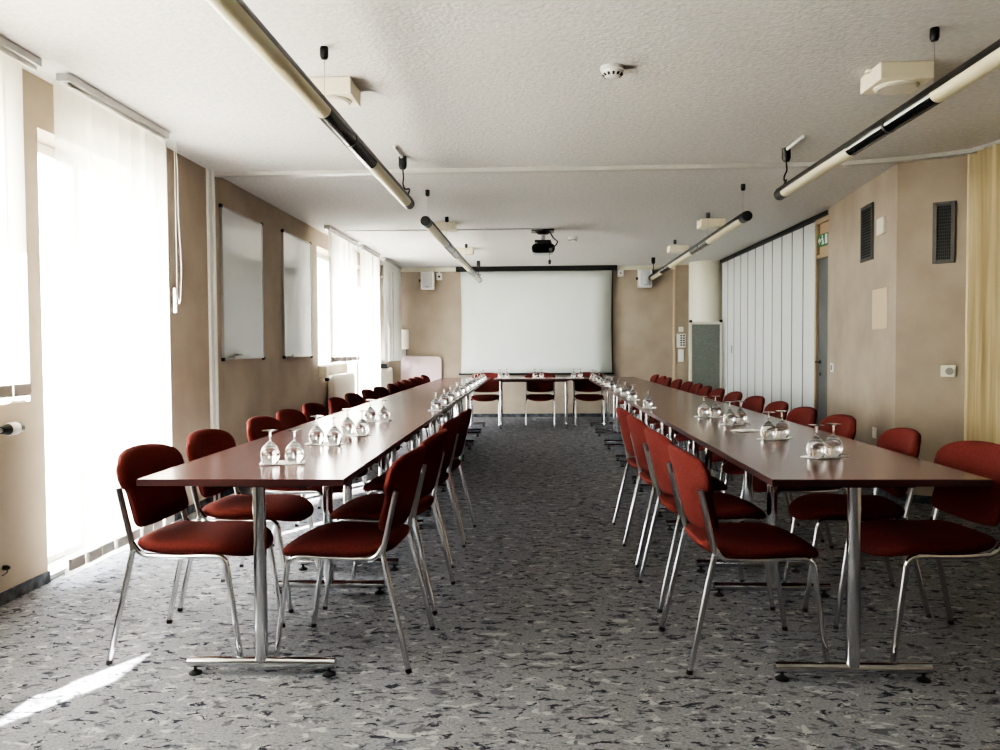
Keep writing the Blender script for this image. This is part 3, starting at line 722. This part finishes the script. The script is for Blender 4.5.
# ------------------------------------------------------------------ chairs
def make_chair():
    c = thing('conference_chair', '', 'chair', (0, 0, 0), 0, 'red upholstered chairs around the tables')
    HW = .216
    # seat: plan outline, x forward
    pts = [(-.17, -.17), (-.05, -.215), (.10, -.222), (.212, -.192), (.27, -.11), (.285, 0), (.27, .11), (.212, .192), (.10, .222), (-.05, .215), (-.17, .17), (-.19, 0)]
    def smooth(P, n=4):
        out = []; m = len(P)
        for i in range(m):
            p0, p1, p2, p3 = [Vector(P[(i+d) % m]) for d in (-1, 0, 1, 2)]
            for k in range(n):
                t = k/n
                out.append(tuple(.5*((2*p1) + (p2-p0)*t + (2*p0-5*p1+4*p2-p3)*t*t + (3*p1-p0-3*p2+p3)*t**3)))
        return out
    ol = smooth(pts)
    prof = [(.0001, -.024), (.6, -.026), (.88, -.024), (.95, -.018), (.99, -.004), (1.0, .008), (.985, .018), (.94, .027), (.85, .033), (.65, .038), (.35, .040), (.0001, .041)]
    def fseat(u, v, w):
        drop = -.045*max(0, (u-.12)/.165)**2 if u > .12 else 0
        dish = -.008*math.exp(-((u+.02)/.12)**2)*(1-min(1, (v/.2)**2)) if w > .02 else 0
        lift = .012*max(0, (-.08-u)/.1)
        return (u, v, (.440 + w*.85) + drop + dish + lift - .02*min(1, max(0, -(u-.1)))*.6)
    MB().cushion(ol, (.04, 0), prof, fseat).build('seat', M['red'], c)
    # backrest: u across, v height
    bp = [(-.203, .535), (-.205, .60), (-.210, .655), (-.238, .678), (-.248, .715), (-.236, .757), (-.178, .793), (-.095, .808), (0, .812), (.095, .808), (.178, .793), (.236, .757), (.248, .715), (.238, .678), (.210, .655), (.205, .60), (.203, .535), (.175, .515), (.09, .503), (0, .499), (-.09, .503), (-.175, .515)]
    ob = smooth(bp)
    T_ = .021
    pr = [(.0001, -T_), (.5, -T_), (.85, -T_*.95), (.95, -T_*.7), (.99, -T_*.3), (1, 0), (.99, T_*.35), (.95, T_*.75), (.85, T_*.98), (.5, T_), (.0001, T_)]
    def fback(u, v, w):
        x = -.148 - .26*(v-.50) - .04*(1-min(1, (u/.21)**2)) + .012
        return (x + w, u, v)
    MB().cushion(ob, (0, .66), pr, fback).build('backrest', M['red'], c)
    MB().box((-.19, -.012, .46), (-.17, .012, .47))
    for s in (-1, 1):
        y = s*HW
        # seat rail + front leg
        rail = fillet([(-.165, y, .468), (-.13, y, .418), (.0, y*.985, .412), (.13, y*.985, .418)], [.05, .1], 6)
        MB().tube(rail, .0105, 12).build('seat_rail', M['chrome'], c)
        leg = fillet([(.125, y*.985, .418), (.205, y*.99, .418), (.262, y, .012)], .075, 8)
        lg = MB().tube(leg, .0108, 12).build('leg', M['chrome'], c)
        MB().tube([(.2618, y, .016), (.264, y, 0)], .0118, 12).build('foot_cap', M['darkmetal'], lg)
        up = fillet([(-.158, y, .438), (-.165, y, .468), (-.212, y, .675)], .03, 4)
        MB().tube(up, .0165, 12, flat=.62).build('back_upright', M['steel'], c)
        rl = [(-.156, y, .452), (-.255, y*1.07, .012)]
        lg = MB().tube(rl, .0112, 12).build('leg', M['chrome'], c)
        MB().tube([(-.254, y*1.07, .016), (-.2575, y*1.07, 0)], .0122, 12).build('foot_cap', M['darkmetal'], lg)
    MB().tube([(.10, -HW*.98, .412), (.10, HW*.98, .412)], .0085, 10).build('crossbar', M['chrome'], c)
    return c
chair = make_chair()
used = [False]
def place(x, y, rz, lab):
    if not used[0]:
        used[0] = True; chair.location = (x, y, 0); chair.rotation_euler = (0, 0, rz); chair['label'] = lab; return
    dup(chair, (x, y, 0), rz, lab)
rn = random.Random(11)
LO = [3.22, 3.845, 4.595, 5.15, 5.76, 6.42, 7.06, 7.74, 8.25, 8.95, 9.50, 10.04, 10.57, 11.10, 11.84]
RO = [3.27, 3.87, 4.62, 5.23, 5.78, 6.42, 7.06, 7.62, 8.14, 8.66, 9.20, 9.87, 10.42, 11.0, 11.65]
def where(k): return 'nearest the camera' if k == 0 else ORD[k] + ' from the front'
for k, y in enumerate(LO):
    place(-1.36 + (rn.uniform(-.015, .015) if k else 0), y, -.05 + (rn.uniform(-.03, .03) if k else 0), f'red chrome-legged chair on window side of left table row, {where(k)}')
for k, y in enumerate(RO):
    place((1.51 + rn.uniform(-.015, .015)) if k else 1.565, y, PI + ((rn.uniform(-.04, .02) - (.11 if k == 1 else 0)) if k else .11), f'red chrome-legged chair on partition side of right table row, {where(k)}')
for k, (y, r) in enumerate([(3.195, .07), (3.86, .08), (4.62, .06), (5.17, .06)]):
    place((-.705, -.685, -.69, -.665)[k], y, PI - r, f'red chrome-legged chair on aisle side of left table row, {where(k)}')
for k, (y, r) in enumerate([(3.205, .06), (3.90, .06), (4.65, .04), (5.25, .05)]):
    place(.81, y, r, f'red chrome-legged chair on aisle side of right table row, {where(k)}')
for x, lab in ((-.735, 'left of the three red chairs facing us behind the crosswise table'), (.11, 'middle of the three red chairs facing us behind the crosswise table'), (.86, 'right of the three red chairs facing us behind the crosswise table')):
    place(x, 12.56, -PI/2, lab)

# ------------------------------------------------------------------ glasses and napkins
def make_glass():
    g = thing('wine_glass', '', 'glass', (0, 0, 0), 0, 'upturned wine glasses on the tables')
    outer = [(.0300, 0), (.0345, .015), (.0375, .032), (.0370, .046), (.0310, .062), (.0190, .076), (.0080, .085), (.0050, .090)]
    inner = [(r-.0014, z) for r, z in outer[:-2]] + [(.001, .083)]
    MB().lathe(outer + [(.0048, .0895)] + inner[::-1][0:0], 24).build('bowl', M['wineglass'], g) if False else None
    vs, fs = [], []; n = 24
    prof = outer + [(.0, .090)]
    pr2 = [(.0, .083)] + inner[::-1][1:] + [outer[0]]
    b = MB()
    for P in (prof, pr2):
        v2, f2 = [], []
        for r, z in P:
            for k in range(n): a = 2*PI*k/n; v2.append((r*math.cos(a), r*math.sin(a), z))
        for i in range(len(P)-1):
            for k in range(n): a, c = i*n+k, i*n+(k+1) % n; f2.append((a, c, c+n, a+n))
        b.add(v2, f2)
    b.build('bowl', M['wineglass'], g)
    MB().tube([(0, 0, .088), (0, 0, .096), (0, 0, .122), (0, 0, .1285)], [.0055, .0038, .0042, .009], 12).build('stem', M['wineglass'], g)
    MB().lathe([(.009, .127), (.022, .1295), (.031, .1315), (.031, .1330), (.0, .1345)], 24).build('foot', M['wineglass'], g)
    return g
glass = make_glass(); gu = [False]
ZT = .7402; NP = .0032
def put_glass(x, y, lab, z=ZT+NP):
    if not gu[0]:
        gu[0] = True; glass.location = (x, y, z); glass['label'] = lab; return
    dup(glass, (x, y, z), rn.uniform(0, 6), lab)
nm = None; rq = random.Random(5)
def napkin_mesh():
    nx, ny = 9, 9; vs = []; fs = []
    for j in range(ny):
        for i in range(nx):
            u, v = i/(nx-1)-.5, j/(ny-1)-.5
            e = max(abs(u), abs(v))*2
            curl = .004*max(0, e-.8)/.2*(1+math.sin(7*u+5*v))*.5
            vs.append((u, v, .0004+curl)); 
    n = len(vs)
    vs += [(a, b, c+.0022) for a, b, c in vs]
    for j in range(ny-1):
        for i in range(nx-1):
            a = j*nx+i; fs += [(a, a+nx, a+nx+1, a+1), (n+a, n+a+1, n+a+nx+1, n+a+nx)]
    ring = [i for i in range(nx)] + [j*nx+nx-1 for j in range(1, ny)] + [(ny-1)*nx+i for i in range(nx-2, -1, -1)] + [j*nx for j in range(ny-2, 0, -1)]
    for q in range(len(ring)): a, b = ring[q], ring[(q+1) % len(ring)]; fs.append((a, b, n+b, n+a))
    return MB().add(vs, fs)
nap0 = [None]
def napkin(x, y, sx, sy, rz, lab):
    if nap0[0] is None:
        o = napkin_mesh().build('paper_napkin', M['paper']); nap0[0] = o
    else:
        o = nap0[0].copy(); COL.objects.link(o)
    o.location = (x, y, ZT); o.scale = (sx, sy, 1); o.rotation_euler = (0, 0, rz)
    tag(o, lab, 'napkin', 'paper napkins under the glasses')
PW = [('left', 'window', [(-1.056, 3.20, -.965, 3.225), (-1.048, 3.872, -.955, 3.845), (-1.0, 4.325, -.905, 4.245), (-1.033, 5.10, -.945, 5.09)]),
      ('right', 'partition', [(1.162, 3.37, 1.248, 3.415), (1.158, 4.03, 1.243, 4.10), (1.150, 4.79, 1.228, 4.85), (1.115, 5.34, 1.193, 5.35)])]
for side, nm_, prs in PW:
    for k, (xa, ya, xb, yb) in enumerate(prs):
        napkin((xa+xb)/2, (ya+yb)/2, .175, .095, math.atan2(yb-ya, xb-xa), f'white napkin under the {"nearest" if k == 0 else ORD[k]} pair of glasses on the {side} table row')
        for q, (x, y) in enumerate(((xa, ya), (xb, yb))):
            put_glass(x, y, f'{"left" if q == 0 else "right"} upturned wine glass of the {"nearest" if k == 0 else ORD[k]} pair on the {side} table row')
napkin(1.165, 4.45, .15, .10, .4, 'white napkin without glasses lying alone on the right table row')
for k, y in enumerate([5.95, 6.50, 6.98, 7.60, 8.15, 8.72, 9.30, 9.90, 10.5, 11.1, 11.7]):
    napkin(-.725, y, .10, .10, rq.uniform(-.2, .2), f'white napkin by aisle edge of left table row, {where(k)}')
    put_glass(-.718, y, f'lone upturned wine glass by aisle edge of left table row, {where(k)}')
for k, y in enumerate([6.15, 7.09, 7.68, 8.32, 8.95, 9.55, 10.1, 10.7, 11.3, 11.85]):
    napkin(.878, y, .10, .10, rq.uniform(-.2, .2), f'white napkin by aisle edge of right table row, {where(k)}')
    put_glass(.868, y, f'lone upturned wine glass by aisle edge of right table row, {where(k)}')
for x, p in ((-.50, 'left'), (.03, 'middle'), (.62, 'right')):
    napkin(x+.05, 12.35, .20, .12, 0, f'white napkin at the {p} seat of the crosswise table')
    for q in (0, 1): put_glass(x + .1*q, 12.35, f'{"left" if q == 0 else "right"} upturned wine glass at the {p} seat of the crosswise table')

# ------------------------------------------------------------------ light
def portal(y0, y1, z0, z1):
    l = bpy.data.lights.new('sky_portal', 'AREA'); l.shape = 'RECTANGLE'; l.size = z1-z0; l.size_y = y1-y0
    l.cycles.is_portal = True
    o = bpy.data.objects.new('sky_portal', l); COL.objects.link(o); o.location = (XL-T+.02, (y0+y1)/2, (z0+z1)/2); o.rotation_euler = (0, -PI/2, 0)
for op in OPEN: portal(*op)
sl = bpy.data.lights.new('sun', 'SUN'); sl.energy = 60; sl.angle = .009; sl.color = (1, .96, .88)
so = bpy.data.objects.new('sun', sl); COL.objects.link(so)
so.rotation_euler = Vector((.38, .713, -.588)).to_track_quat('-Z', 'Y').to_euler()
w = bpy.data.worlds.new('World'); sc.world = w; w.use_nodes = True
bg = w.node_tree.nodes['Background']; bg.inputs['Color'].default_value = (.90, .95, 1, 1); bg.inputs['Strength'].default_value = 16

# ------------------------------------------------------------------ camera
F = 810.; yaw = math.atan(33/F); pit = -math.atan(27/F); rol = math.radians(.35)
fw = Vector((-math.sin(yaw)*math.cos(pit), math.cos(yaw)*math.cos(pit), math.sin(pit)))
rt = Vector((math.cos(yaw), math.sin(yaw), 0)); up = rt.cross(fw)
r2 = rt*math.cos(rol) - up*math.sin(rol); u2 = up*math.cos(rol) + rt*math.sin(rol)
cd = bpy.data.cameras.new('camera'); cd.sensor_width = 36; cd.lens = 36*F/1000; cd.clip_start = .05; cd.clip_end = 200
co = bpy.data.objects.new('camera', cd); COL.objects.link(co)
co.matrix_world = Matrix(((r2.x, u2.x, -fw.x, 0), (r2.y, u2.y, -fw.y, 0), (r2.z, u2.z, -fw.z, 1.2), (0, 0, 0, 1)))
sc.camera = co
sc.view_settings.view_transform = 'AgX'; sc.view_settings.look = 'AgX - High Contrast'
sc.view_settings.exposure = 1.16
sc.cycles.use_denoising = True
